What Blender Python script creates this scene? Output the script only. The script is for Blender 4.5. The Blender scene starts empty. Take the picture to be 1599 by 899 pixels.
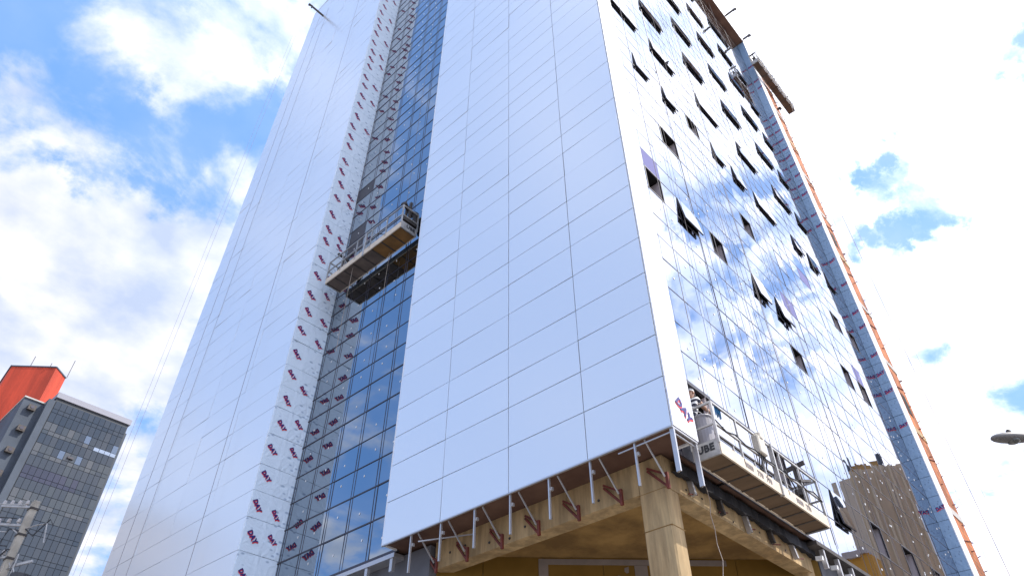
import bpy, bmesh, math, random
from mathutils import Vector, Matrix
random.seed(7)
SC = bpy.context.scene
COL = SC.collection
S = 11.0            # building module in metres (all facade measures are in this module)
ZB = 1.6            # eye height
def U(x, y, z): return Vector((x*S, y*S, z*S+ZB))

# ---------------------------------------------------------------- camera
YAW, PITCH, ROLL = 0.74530981, 0.72597112, -0.00345359
cam = bpy.data.cameras.new('camera'); camo = bpy.data.objects.new('camera', cam); COL.objects.link(camo)
fw = Vector((math.cos(PITCH)*math.cos(YAW), math.cos(PITCH)*math.sin(YAW), math.sin(PITCH)))
rt = Vector((math.sin(YAW), -math.cos(YAW), 0)); up = rt.cross(fw)
r2 = math.cos(ROLL)*rt + math.sin(ROLL)*up; u2 = -math.sin(ROLL)*rt + math.cos(ROLL)*up
m = Matrix((( r2.x, u2.x, -fw.x, 0), (r2.y, u2.y, -fw.y, 0), (r2.z, u2.z, -fw.z, ZB), (0, 0, 0, 1)))
camo.matrix_world = m
cam.sensor_width = 36; cam.lens = 1088.40/1599*36; cam.clip_start = .1; cam.clip_end = 4000
SC.camera = camo
def pray(px, py):       # direction of a direction in the sky, for the cloud field
    d = fw + r2*((px-799.5)/1088.4) - u2*((py-449.5)/1088.4); return d.normalized()

# ---------------------------------------------------------------- world and sun
SUN_AZ, SUN_EL = math.radians(-58), math.radians(50)
sun = bpy.data.lights.new('sun', 'SUN'); suno = bpy.data.objects.new('sun', sun); COL.objects.link(suno)
sd = Vector((math.cos(SUN_EL)*math.cos(SUN_AZ), math.cos(SUN_EL)*math.sin(SUN_AZ), math.sin(SUN_EL)))
suno.rotation_euler = sd.to_track_quat('Z', 'Y').to_euler()
sun.energy = 4.0; sun.angle = math.radians(.6); sun.color = (1, .95, .86)
W = bpy.data.worlds.new('World'); SC.world = W; W.use_nodes = True
nt = W.node_tree; N = nt.nodes; L = nt.links; N.clear()
def nd(t, **k):
    n = N.new(t)
    for a, b in k.items(): setattr(n, a, b)
    return n
def mth(op, a, b=None, c=None, clamp=False):
    n = nd('ShaderNodeMath', operation=op, use_clamp=clamp)
    for i, v in enumerate((a, b, c)):
        if v is None: continue
        if isinstance(v, (int, float)): n.inputs[i].default_value = v
        else: L.new(v, n.inputs[i])
    return n.outputs[0]
out = nd('ShaderNodeOutputWorld'); bg = nd('ShaderNodeBackground'); L.new(bg.outputs[0], out.inputs[0])
sky = nd('ShaderNodeTexSky', sky_type='NISHITA', sun_disc=False)
sky.sun_elevation = SUN_EL; sky.sun_rotation = math.pi/2 - SUN_AZ
sky.air_density = 1.0; sky.dust_density = .6; sky.ozone_density = 2.2
tc = nd('ShaderNodeTexCoord'); sep = nd('ShaderNodeSeparateXYZ'); L.new(tc.outputs['Generated'], sep.inputs[0])
zz = mth('ADD', mth('MAXIMUM', sep.outputs[2], 0.0), .22)
cmb = nd('ShaderNodeCombineXYZ'); L.new(mth('DIVIDE', sep.outputs[0], zz), cmb.inputs[0]); L.new(mth('DIVIDE', sep.outputs[1], zz), cmb.inputs[1])
n1 = nd('ShaderNodeTexNoise'); n1.inputs['Scale'].default_value = 4.8; n1.inputs['Detail'].default_value = 10; n1.inputs['Roughness'].default_value = .57; n1.inputs['Distortion'].default_value = .25
n2 = nd('ShaderNodeTexNoise'); n2.inputs['Scale'].default_value = 7.5; n2.inputs['Detail'].default_value = 7; n2.inputs['Roughness'].default_value = .5
L.new(cmb.outputs[0], n1.inputs['Vector']); L.new(cmb.outputs[0], n2.inputs['Vector'])
n3 = nd('ShaderNodeTexNoise'); n3.inputs['Scale'].default_value = 16; n3.inputs['Detail'].default_value = 8; n3.inputs['Roughness'].default_value = .62; L.new(tc.outputs['Generated'], n3.inputs['Vector'])
vs = nd('ShaderNodeVectorMath', operation='SUBTRACT'); L.new(n3.outputs['Color'], vs.inputs[0]); vs.inputs[1].default_value = (.5, .5, .5)
vm = nd('ShaderNodeVectorMath', operation='SCALE'); L.new(vs.outputs[0], vm.inputs[0]); vm.inputs['Scale'].default_value = .15
va = nd('ShaderNodeVectorMath', operation='ADD'); L.new(tc.outputs['Generated'], va.inputs[0]); L.new(vm.outputs[0], va.inputs[1])
vn = nd('ShaderNodeVectorMath', operation='NORMALIZE'); L.new(va.outputs[0], vn.inputs[0])
def blob(dirv, deg, amp):
    dp = nd('ShaderNodeVectorMath', operation='DOT_PRODUCT'); L.new(vn.outputs[0], dp.inputs[0]); dp.inputs[1].default_value = dirv
    mr = nd('ShaderNodeMapRange', interpolation_type='SMOOTHSTEP'); L.new(dp.outputs['Value'], mr.inputs[0])
    mr.inputs[1].default_value = math.cos(math.radians(deg)); mr.inputs[2].default_value = 1
    mr.inputs[3].default_value = 0; mr.inputs[4].default_value = amp
    return mr.outputs[0]
def azel(a, e):
    a, e = math.radians(a), math.radians(e); return Vector((math.cos(e)*math.cos(a), math.cos(e)*math.sin(a), math.sin(e)))
cov = mth('ADD', mth('MULTIPLY', mth('SUBTRACT', n1.outputs[0], .5), 2.5), .60)
BL = [(azel(-20, 41), 13, -.20), (pray(1430, 300), 12, -.05), (azel(140, 42), 42, -.30), (pray(190, 60), 17, -.13), (azel(-25, 48), 60, .28), (pray(150, 420), 15, .30), (pray(60, 250), 7, .16),
      (pray(0, 120), 10, -.22), (pray(150, 185), 5, -.22), (pray(215, 235), 5, -.22), (pray(310, 45), 5, -.14), (pray(330, 270), 6, -.16),
      (pray(190, 70), 9, .16), (pray(400, 50), 5, .22), (pray(150, 560), 8, .2), (pray(380, 180), 5, -.1),
      (pray(1350, 222), 4.6, -.44), (pray(1390, 272), 4.4, -.42), (pray(1440, 345), 4.2, -.42), (pray(1385, 378), 3.8, -.34), (pray(1488, 205), 4.2, -.40),
      (pray(1325, 365), 4, -.38), (pray(1435, 560), 4, -.34), (pray(1580, 60), 4, -.36), (pray(1585, 650), 5, -.34),
      (azel(-20.5, 40.6), 4.6, -.56), (azel(-25.2, 38.4), 4.2, -.5), (azel(-22.6, 35.4), 3.4, -.40), (azel(-17.5, 36), 3, -.4), (azel(-19, 33), 2.6, -.36), (azel(-22, 44.5), 3, -.4), (azel(-15.5, 33.5), 2.6, -.4), (azel(-14.6, 38.8), 4.4, -.5), (azel(-17.3, 30.2), 4.4, -.5), (azel(-16, 47), 4, -.42), (azel(-22, 61), 4.5, -.36)]
for dv, dg, am in BL:
    if dg < 6 and am < -.3: dg *= .66; am *= .95 if dv.y > -.02 else .8
    cov = mth('ADD', cov, blob(dv, dg, am))
mr = nd('ShaderNodeMapRange', interpolation_type='SMOOTHSTEP'); L.new(cov, mr.inputs[0])
mr.inputs[1].default_value = .22; mr.inputs[2].default_value = .74; mr.inputs[3].default_value = .14; mr.inputs[4].default_value = 1
mask = mr.outputs[0]
# cloud radiance: whiter and much brighter towards the sun
prox = blob(sd, 95, 1.0)
softn = nd('ShaderNodeMapRange'); L.new(n2.outputs[0], softn.inputs[0]); softn.inputs[1].default_value = .32; softn.inputs[2].default_value = .62
soft = mth('ADD', mth('MULTIPLY', softn.outputs[0], .22), .86)
dim = blob(pray(230, 60), 26, .07)
crad = mth('MULTIPLY', mth('SUBTRACT', soft, dim), mth('ADD', mth('MULTIPLY', prox, 9.0), 8.0))
ccol = nd('ShaderNodeCombineColor'); 
L.new(mth('MULTIPLY', crad, mth('MULTIPLY_ADD', softn.outputs[0], .30, .66)), ccol.inputs[0]); L.new(mth('MULTIPLY', crad, mth('MULTIPLY_ADD', softn.outputs[0], .18, .78)), ccol.inputs[1]); L.new(mth('MULTIPLY', crad, 1.06), ccol.inputs[2])
gain = nd('ShaderNodeMix', data_type='RGBA', blend_type='MULTIPLY'); gain.inputs[0].default_value = 1
L.new(sky.outputs[0], gain.inputs[6]); gain.inputs[7].default_value = (2.6, 3.5, 4.0, 1)
mix = nd('ShaderNodeMix', data_type='RGBA'); L.new(mask, mix.inputs[0]); bmx = nd('ShaderNodeMix', data_type='RGBA'); bmx.inputs[0].default_value = .85; L.new(gain.outputs[2], bmx.inputs[6]); bmx.inputs[7].default_value = (1.15, 3.15, 7.6, 1)
L.new(bmx.outputs[2], mix.inputs[6]); L.new(ccol.outputs[0], mix.inputs[7])
L.new(mix.outputs[2], bg.inputs[0]); bg.inputs[1].default_value = .10
SC.view_settings.view_transform = 'Standard'; SC.view_settings.look = 'None'; SC.view_settings.exposure = 0.42; SC.view_settings.gamma = 1
SC.render.engine = 'CYCLES'
SC.cycles.max_bounces = 8; SC.cycles.glossy_bounces = 5; SC.cycles.diffuse_bounces = 4
SC.render.film_transparent = False

# ---------------------------------------------------------------- materials
def mat(name, col, rough=.6, metal=0, var=.0, vscale=3, bump=0, bscale=30, coat=0, ior=None, var2=None, stretch=None):
    M = bpy.data.materials.new(name); M.use_nodes = True
    t = M.node_tree; b = t.nodes['Principled BSDF']
    b.inputs['Base Color'].default_value = (*col, 1); b.inputs['Roughness'].default_value = rough; b.inputs['Metallic'].default_value = metal
    b.inputs['Coat Weight'].default_value = coat; b.inputs['Coat Roughness'].default_value = .08
    if ior: b.inputs['IOR'].default_value = ior
    if var or bump or var2:
        g = t.nodes.new('ShaderNodeTexCoord'); vec = g.outputs['Object']
        if stretch:
            mp = t.nodes.new('ShaderNodeMapping'); mp.inputs['Scale'].default_value = stretch; t.links.new(vec, mp.inputs[0]); vec = mp.outputs[0]
    if var or var2:
        n = t.nodes.new('ShaderNodeTexNoise'); n.inputs['Scale'].default_value = vscale; n.inputs['Detail'].default_value = 6; n.inputs['Roughness'].default_value = .6
        t.links.new(vec, n.inputs['Vector'])
        r = t.nodes.new('ShaderNodeValToRGB'); t.links.new(n.outputs[0], r.inputs[0])
        c2 = var2 if var2 else tuple(min(1, c*(1+var)) for c in col)
        c1 = col if var2 else tuple(c*(1-var) for c in col)
        r.color_ramp.elements[0].position = .35; r.color_ramp.elements[1].position = .68
        r.color_ramp.elements[0].color = (*c1, 1); r.color_ramp.elements[1].color = (*c2, 1)
        t.links.new(r.outputs[0], b.inputs['Base Color'])
    if bump:
        n = t.nodes.new('ShaderNodeTexNoise'); n.inputs['Scale'].default_value = bscale; n.inputs['Detail'].default_value = 4
        t.links.new(vec, n.inputs['Vector'])
        bp = t.nodes.new('ShaderNodeBump'); bp.inputs['Strength'].default_value = bump; bp.inputs['Distance'].default_value = .02
        t.links.new(n.outputs[0], bp.inputs['Height']); t.links.new(bp.outputs[0], b.inputs['Normal'])
    return M
M_panel = mat('silver composite panel', (.86, .87, .88), .25, .38, bump=.03, bscale=.9)
t_ = M_panel.node_tree; oi = t_.nodes.new('ShaderNodeObjectInfo'); hs = t_.nodes.new('ShaderNodeMapRange'); t_.links.new(oi.outputs['Random'], hs.inputs[0]); hs.inputs[3].default_value = .975; hs.inputs[4].default_value = 1.0
vmx = t_.nodes.new('ShaderNodeVectorMath'); vmx.operation = 'SCALE'; vmx.inputs[0].default_value = (.83, .87, .91); t_.links.new(hs.outputs[0], vmx.inputs['Scale']); t_.links.new(vmx.outputs[0], t_.nodes['Principled BSDF'].inputs['Base Color'])
M_strip = mat('white composite panel', (.80, .80, .82), .4, .0, var=.03, vscale=.8)
M_mirror = mat('mirror coated glass', (.45, .475, .54), .01, 1.0, bump=.03, bscale=.9)
M_blueglass = mat('blue solar glass', (.31, .355, .40), .012, 1.0, bump=.02, bscale=.9)
M_filmpane = mat('lavender film on glass', (.17, .17, .34), .85, .0)
M_filmpane.node_tree.nodes['Principled BSDF'].inputs['Specular IOR Level'].default_value = .1
M_mullion = mat('dark anodised aluminium', (.06, .055, .07), .4, .5)
M_frame = mat('black window frame', (.05, .046, .055), .45, .2)
M_jamb = mat('raw window jamb', (.55, .48, .50), .7)
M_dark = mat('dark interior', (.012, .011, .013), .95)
M_back = mat('dark backing board', (.022, .022, .028), .9)
M_conc = mat('raw concrete', (.38, .25, .12), .85, var2=(.56, .40, .21), vscale=1.1, bump=.5, bscale=9, stretch=(1, 1, .45))
def grime(M, amt=.5, sc=(5, 5, .5), lo=.42, hi=.62):
    t = M.node_tree; b = t.nodes['Principled BSDF']; src = b.inputs['Base Color'].links[0].from_socket
    g = t.nodes.new('ShaderNodeTexCoord'); mp = t.nodes.new('ShaderNodeMapping'); mp.inputs['Scale'].default_value = sc; t.links.new(g.outputs['Object'], mp.inputs[0])
    n = t.nodes.new('ShaderNodeTexNoise'); n.inputs['Scale'].default_value = 1; n.inputs['Detail'].default_value = 8; n.inputs['Roughness'].default_value = .65; t.links.new(mp.outputs[0], n.inputs[0])
    r = t.nodes.new('ShaderNodeMapRange'); t.links.new(n.outputs[0], r.inputs[0]); r.inputs[1].default_value = lo; r.inputs[2].default_value = hi; r.inputs[3].default_value = 1-amt; r.inputs[4].default_value = 1.08
    v = t.nodes.new('ShaderNodeVectorMath'); v.operation = 'SCALE'; t.links.new(src, v.inputs[0]); t.links.new(r.outputs[0], v.inputs['Scale']); t.links.new(v.outputs[0], b.inputs['Base Color'])
grime(M_conc, .30)
M_conc2 = mat('pale concrete', (.42, .40, .38), .85, var=.15, vscale=1.2, bump=.3, bscale=10)
M_ceil = mat('yellowed plaster ceiling', (.27, .15, .045), .9, var2=(.35, .21, .07), vscale=.8, bump=.3, bscale=5)
grime(M_ceil, .35, (.8, .8, .8))
M_soffit = mat('plywood soffit', (.10, .045, .028), .8, var2=(.16, .085, .055), vscale=1.5)
M_dry = mat('moisture board', (.17, .09, .006), .85, var2=(.22, .12, .015), vscale=1.2)
M_joint = mat('joint compound', (.25, .21, .19), .9, var=.1, vscale=3)
M_red = mat('red oxide steel', (.15, .026, .014), .6, var=.35, vscale=9)
M_alu = mat('bare aluminium', (.52, .51, .52), .35, .55)
M_grey = mat('grey fibre board', (.13, .13, .145), .8, var=.15, vscale=1)
M_white = mat('white plastic', (.8, .8, .8), .5)
M_steel = mat('galvanised steel', (.42, .41, .40), .5, .5, var=.2, vscale=6)
M_dsteel = mat('dark steel', (.07, .06, .055), .6, .4, var=.3, vscale=6)
M_ply = mat('plywood deck underside', (.17, .108, .062), .8, var2=(.12, .075, .042), vscale=1.4, stretch=(3, .6, 1))
M_plyo = mat('orange plywood deck underside', (.22, .11, .03), .8, var=.25, vscale=2)
M_plyd = mat('weathered brown deck underside', (.095, .055, .036), .85, var=.3, vscale=1.6)
M_toe = mat('pale toe board', (.62, .53, .42), .7, var=.1, vscale=5)
M_rope = mat('wire rope', (.16, .14, .14), .6)
M_rope2 = mat('pale safety rope', (.45, .38, .33), .8)
M_navy = mat('navy print', (.025, .02, .16), .5)
M_redp = mat('red print', (.80, .05, .06), .5)
M_ink = mat('black print', (.03, .03, .035), .6)
M_clouds = None
def film_material(name, c1, c2, cw=(.8, .85, .9)):
    M = mat(name, c1, .3, 0, coat=.3); t = M.node_tree; b = t.nodes['Principled BSDF']
    g = t.nodes.new('ShaderNodeTexCoord'); mp = t.nodes.new('ShaderNodeMapping'); t.links.new(g.outputs['Object'], mp.inputs[0])
    mp.inputs['Rotation'].default_value = (.7, .7, 0); mp.inputs['Scale'].default_value = (5, 14, 9)
    v = t.nodes.new('ShaderNodeTexVoronoi'); v.inputs['Scale'].default_value = .62; t.links.new(mp.outputs[0], v.inputs['Vector'])
    r = t.nodes.new('ShaderNodeValToRGB'); t.links.new(v.outputs['Distance'], r.inputs[0])
    r.color_ramp.elements[0].position = .14; r.color_ramp.elements[1].position = .26
    r.color_ramp.elements[0].color = (*c2, 1); r.color_ramp.elements[1].color = (*c1, 1)
    n = t.nodes.new('ShaderNodeTexNoise'); n.inputs['Scale'].default_value = 2.2; n.inputs['Detail'].default_value = 5; t.links.new(g.outputs['Object'], n.inputs['Vector'])
    bp = t.nodes.new('ShaderNodeBump'); n.inputs['Distortion'].default_value = 1.5; bp.inputs['Strength'].default_value = .8; bp.inputs['Distance'].default_value = .07
    t.links.new(n.outputs[0], bp.inputs['Height']); t.links.new(bp.outputs[0], b.inputs['Normal']); t.links.new(r.outputs[0], b.inputs['Base Color'])
    return M
M_film = film_material('protective film', (.72, .83, .95), (.38, .48, .62))
M_filmb = film_material('blue protective film', (.24, .37, .54), (.15, .24, .38))
M_filmw = film_material('white protective film', (.80, .80, .84), (.55, .55, .66))

# ---------------------------------------------------------------- mesh helpers
class MB:
    def __init__(s): s.v = []; s.f = []; s.m = []
    def box(s, a, b, mi=0):
        x0, y0, z0 = a; x1, y1, z1 = b; i = len(s.v)
        s.v += [(x0,y0,z0),(x1,y0,z0),(x1,y1,z0),(x0,y1,z0),(x0,y0,z1),(x1,y0,z1),(x1,y1,z1),(x0,y1,z1)]
        fs = [(0,3,2,1),(4,5,6,7),(0,1,5,4),(1,2,6,5),(2,3,7,6),(3,0,4,7)]
        if (x1-x0)*(y1-y0)*(z1-z0) < 0: fs = [tuple(reversed(q)) for q in fs]
        s.f += [tuple(i+k for k in q) for q in fs]; s.m += [mi]*6; return s
    def bar(s, p, q, w, h=None, mi=0, upv=(0, 0, 1)):
        p, q = Vector(p), Vector(q); h = h or w; d = (q-p).normalized(); u = Vector(upv)
        if abs(d.dot(u)) > .98: u = Vector((1, 0, 0))
        a = d.cross(u).normalized(); b = a.cross(d); i = len(s.v)
        for c in (p, q):
            for sa, sb in ((-1,-1),(1,-1),(1,1),(-1,1)): s.v.append(tuple(c + a*sa*w/2 + b*sb*h/2))
        s.f += [tuple(i+k for k in q_) for q_ in [(0,3,2,1),(4,5,6,7),(0,1,5,4),(1,2,6,5),(2,3,7,6),(3,0,4,7)]]; s.m += [mi]*6; return s
    def tube(s, pts, r, n=6, mi=0, r2=None, cap=True):
        pts = [Vector(p) for p in pts]; i = len(s.v); k = len(pts)
        for j, p in enumerate(pts):
            d = (pts[min(j+1, k-1)] - pts[max(j-1, 0)]).normalized(); u = Vector((0, 0, 1))
            if abs(d.dot(u)) > .95: u = Vector((1, 0, 0))
            a = d.cross(u).normalized(); b = a.cross(d)
            if isinstance(r, (list, tuple)): rr = r[j]
            else: rr = r if r2 is None else r + (r2-r)*j/(k-1)
            for t in range(n):
                an = 2*math.pi*t/n; s.v.append(tuple(p + a*math.cos(an)*rr + b*math.sin(an)*rr))
        for j in range(k-1):
            for t in range(n):
                s.f.append((i+j*n+t, i+j*n+(t+1) % n, i+(j+1)*n+(t+1) % n, i+(j+1)*n+t)); s.m.append(mi)
        if cap:
            s.f.append(tuple(i+t for t in reversed(range(n)))); s.m.append(mi)
            s.f.append(tuple(i+(k-1)*n+t for t in range(n))); s.m.append(mi)
        return s
    def poly(s, pts, mi=0):
        i = len(s.v); s.v += [tuple(p) for p in pts]; s.f.append(tuple(range(i, i+len(pts)))); s.m.append(mi); return s
    def prism(s, pts, dv, mi=0):     # polygon extruded by dv
        i = len(s.v); n = len(pts); pts = [Vector(p) for p in pts]; dv = Vector(dv)
        s.v += [tuple(p) for p in pts] + [tuple(p+dv) for p in pts]
        s.f.append(tuple(i+t for t in reversed(range(n)))); s.f.append(tuple(i+n+t for t in range(n)))
        for t in range(n): s.f.append((i+t, i+(t+1) % n, i+n+(t+1) % n, i+n+t))
        s.m += [mi]*(n+2); return s
    def mesh(s, name, mats):
        me = bpy.data.meshes.new(name); me.from_pydata(s.v, [], s.f)
        for q in (mats if isinstance(mats, (list, tuple)) else [mats]): me.materials.append(q)
        me.polygons.foreach_set('material_index', s.m); me.update(); return me
def link(name, me, parent=None, loc=(0, 0, 0), rot=None):
    o = bpy.data.objects.new(name, me); COL.objects.link(o)
    if parent: o.parent = parent
    o.location = loc
    if rot: o.rotation_euler = rot
    return o
def build(name, mb, mats, parent=None, loc=(0, 0, 0), smooth=False, bevel=0):
    me = mb.mesh(name, mats)
    if smooth:
        me.polygons.foreach_set('use_smooth', [True]*len(me.polygons))
    if bevel:
        bm = bmesh.new(); bm.from_mesh(me); bmesh.ops.recalc_face_normals(bm, faces=bm.faces)
        bmesh.ops.bevel(bm, geom=[e for e in bm.edges], offset=bevel, segments=1, affect='EDGES'); bm.to_mesh(me); bm.free()
    return link(name, me, parent, loc)
def tag(o, label, cat, group=None):
    o['label'] = label; o['category'] = cat
    if group: o['group'] = group
    return o
def thing(name, loc, label, cat, group=None):
    return tag(link(name, None, None, loc), label, cat, group)
def stuff(o): o['kind'] = 'stuff'; return o
def struct(o): o['kind'] = 'structure'; return o
_tx = {}
def text_mesh(s, size=1.0, depth=.002, shear=.0, mats=None, key=None, xs=1.0):
    k = (s, size, shear, key)
    if k in _tx: return _tx[k]
    cu = bpy.data.curves.new('t', 'FONT'); cu.body = s; cu.size = size; cu.extrude = depth; cu.shear = shear; cu.align_x = 'CENTER'; cu.align_y = 'CENTER'
    cu.offset = .05*size; cu.resolution_u = 2; cu.space_character = 1.08
    o = bpy.data.objects.new('t', cu); COL.objects.link(o); dg = bpy.context.evaluated_depsgraph_get()
    me = bpy.data.meshes.new_from_object(o.evaluated_get(dg)); bpy.data.objects.remove(o); bpy.data.curves.remove(cu)
    me.materials.clear(); me.materials.append(mats); me.name = 'lettering'
    for v in me.vertices: v.co.x *= xs
    _tx[k] = me; return me

# ================================================================ GROUND
g = MB(); g.box((-1500, -1500, -.3), (1500, 1500, 0)); M_ground = mat('dusty city ground', (.30, .27, .24), .95, var=.2, vscale=.05)
struct(build('ground', g, M_ground))
M_asph = mat('asphalt', (.055, .055, .057), .9, var=.2, vscale=.5, bump=.3, bscale=60)
g = MB(); g.box((-400, -9, .0), (400, 2.2, .004)); g.box((-8, 2.2, 0), (4.2, 400, .004)); struct(build('road', g, M_asph))
M_pave = mat('concrete pavement', (.36, .34, .31), .9, var=.12, vscale=.8)
g = MB(); g.box((4.4, 2.4, 0), (34, 5.2, .13)); g.box((4.4, 5.2, 0), (8.7, 45, .13)); g.box((8.7, 5.2, 0), (34, 45, .135)); struct(build('pavement', g, M_pave))
g = MB(); g.box((4.2, 2.2, 0), (400, 2.4, .14)); g.box((4.2, 2.4, 0), (4.4, 400, .14)); struct(build('kerb', g, M_conc2))
g = MB()
for k in range(-12, 40):
    g.box((k*6, -3.46, .004), (k*6+3, -3.34, .008))
struct(build('lane_marking', g, M_white))
# ================================================================ THE TOWER UNDER CONSTRUCTION
AX, AY = .8816, .472        # block front plane (left) and strip plane (right)
GX, GY = .921, .511         # recessed glass planes
TX, TY0, TY1 = .807, 1.679, 2.60
T2 = [.4216, .7497, 1.080, 1.409, 1.737, 2.048, 2.362, 2.666, 2.968, 3.268, 3.565, 3.86, 4.178]
ROWS = []
for k in range(len(T2)-1):
    h = T2[k+1]-T2[k]
    for fr in (0, .2216, .4493, .7343): ROWS.append((T2[k]+fr*h, [2, 3, 0, 1][[0, .2216, .4493, .7343].index(fr)], k-1))
ROWS.append((4.178, 2, 11)); 
RB = [r for r in ROWS if r[0] > .56]              # rows above the block bottom edge (z .569)
ROOF = 4.31
tower = thing('office_tower', U(AX, AY, 0)-Vector((0, 0, ZB)), 'unfinished office tower of pale panels and mirror glass above a bare concrete corner', 'building')
TO = tower.location
def P(x, y, z): return U(x, y, z) - TO
_pc = {}
def slab(name, w, h, d, matl, axis, gap=.015, bev=.0):
    """a thin plate; axis 'L' lies in a plane x=const (width along y), 'R' in a plane y=const (width along x)."""
    k = (name, round(w, 3), round(h, 3), axis, matl.name)
    if k not in _pc:
        b = MB()
        if axis == 'L': b.box((0, -w/2+gap/2, -h/2+gap/2), (d, w/2-gap/2, h/2-gap/2))
        else: b.box((-w/2+gap/2, 0, -h/2+gap/2), (w/2-gap/2, d, h/2-gap/2))
        _pc[k] = b.mesh(name, matl)
    return _pc[k]
def merge(objs, name, matl, parent):
    b = MB()
    for me, loc, rot in objs:
        R = rot.to_matrix() if rot else None; i = len(b.v)
        for v in me.vertices:
            c = v.co.copy()
            if R: c = R @ c
            b.v.append(tuple(c+loc))
        for p_ in me.polygons: b.f.append(tuple(i+k for k in p_.vertices)); b.m.append(0)
    return stuff(build(name, b, matl, parent))
from mathutils import Euler
rowz = [r[0] for r in RB]; rowz[0] = .569
# --- block panels, left face
rest = []
SEAM = [AY, .6395, .8245, 1.0095, 1.189]
for i in range(len(rowz)-1):
    z0, z1 = rowz[i], rowz[i+1]
    for j in range(4):
        y0, y1 = SEAM[j], SEAM[j+1]
        me = slab('facade_panel', (y1-y0)*S, (z1-z0)*S, .03, M_panel, 'L', .017)
        rot = Euler((0, random.gauss(0, .003), random.gauss(0, .003))); loc = P(AX, (y0+y1)/2, (z0+z1)/2)
        if z0 < 2.75 - (.55 if j == 0 else 0): link('facade_panel', me, tower, loc, rot)
        else: rest.append((me, loc, rot))
# top band of the block
for j in range(4):
    me = slab('facade_panel', (SEAM[j+1]-SEAM[j])*S, (ROOF-4.178)*S, .03, M_panel, 'L', .014); rest.append((me, P(AX, (SEAM[j]+SEAM[j+1])/2, (ROOF+4.178)/2), None))
# --- left tower panels
TS = [TY0, 1.909, 2.139, 2.369, TY1]
trow = [.15, .2407, .3284, .402, .4785, .569-.0]+rowz[1:]
# the tower rows run a little lower than the block's
trow = [t if t < .6 else t+.006 for t in trow] + [4.31, 4.40, 4.48, 4.555, 4.62]
for i in range(len(trow)-1):
    z0, z1 = trow[i], trow[i+1]
    for j in range(4):
        y0, y1 = TS[j], TS[j+1]
        me = slab('facade_panel', (y1-y0)*S, (z1-z0)*S, .03, M_panel, 'L', .012)
        rot = Euler((0, random.gauss(0, .003), random.gauss(0, .003))); loc = P(TX, (y0+y1)/2, (z0+z1)/2)
        if z0 > .45: link('facade_panel', me, tower, loc, rot)
        else: rest.append((me, loc, rot))
merge(rest, 'facade_panel', M_panel, tower)
# --- film covered return wall of the left tower (faces -Y)
for i in range(len(trow)-1):
    z0, z1 = trow[i], trow[i+1]
    me = slab('film_panel', (GX-TX)*S, (z1-z0)*S, .03, M_film, 'R', .012)
    link('film_panel', me, tower, P((TX+GX)/2+.0014, TY0-.0028, (z0+z1)/2), Euler((random.gauss(0, .008), 0, random.gauss(0, .006))))
# --- block corner strip, right face
for i in range(len(rowz)-1):
    z0, z1 = rowz[i], rowz[i+1]
    me = slab('corner_panel', (.957-AX)*S, (z1-z0)*S, .03, M_filmw if i == 0 else M_strip, 'R', .004)
    link('corner_panel', me, tower, P((AX+.957)/2+.0016, AY-.0028, (z0+z1)/2))
# --- cores and backing
c = MB()
def cb(b, x0, y0, z0, x1, y1, z1, mi=0): b.box(P(x0, y0, z0), P(x1, y1, z1), mi)
cb(c, AX+.004, AY+.002, .5855, .9535, 1.186, ROOF-.01)           # behind block panels
cb(c, .99, .575, .60, 2.93, 2.58, ROOF-.02)                     # main core
cb(c, TX+.004, TY0+.002, .0, .99, TY1-.004, 4.61)           # left tower core
build('backing_wall', c, M_back, tower)
c = MB(); cb(c, .8865, .4765, .5725, .9535, 1.19, .5845); cb(c, .9535, .5155, .5725, 2.79, 1.19, .5843); cb(c, .925, 1.19, .5725, 2.79, 1.675, .584); build('floor_slab', c, M_soffit, tower)
c = MB(); cb(c, AX, AY, 4.30, 2.80, .60, 4.335); cb(c, .992, .60, 4.30, 2.93, 2.60, 4.33); cb(c, TX-.0, 1.676, 4.615, .99, TY1, 4.64); build('roof', c, M_conc2, tower)
# crown over the right facade: soffit + front
c = MB(); cb(c, .957, AY, 4.178, 2.72, .56, 4.30); build('crown_soffit', c, M_soffit, tower)
c = MB(); cb(c, .957, AY-.0035, 4.181, 2.80, AY-.0005, 4.312); build('crown_front', c, M_strip, tower)
c = MB(); cb(c, GX-.0, 1.189, 4.2, .99, 1.679, 4.30); build('recess_soffit', c, M_soffit, tower)
# block edge trims
c = MB(); c.bar(P(AX+.0005, AY, .5675), P(AX+.0005, 1.189, .5675), .045, .03); build('edge_trim', c, M_alu, tower)
c = MB(); c.bar(P(AX, AY+.0005, .5665), P(.957, AY+.0005, .5665), .045, .03); build('edge_trim', c, M_alu, tower)
c = MB(); cb(c, AX, 1.1865, .569, GX, 1.1905, ROOF); build('return_wall', c, M_strip, tower)
c = MB(); cb(c, .953, AY, .569, .9575, GY+.004, ROOF); build('return_wall', c, M_strip, tower)
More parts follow.
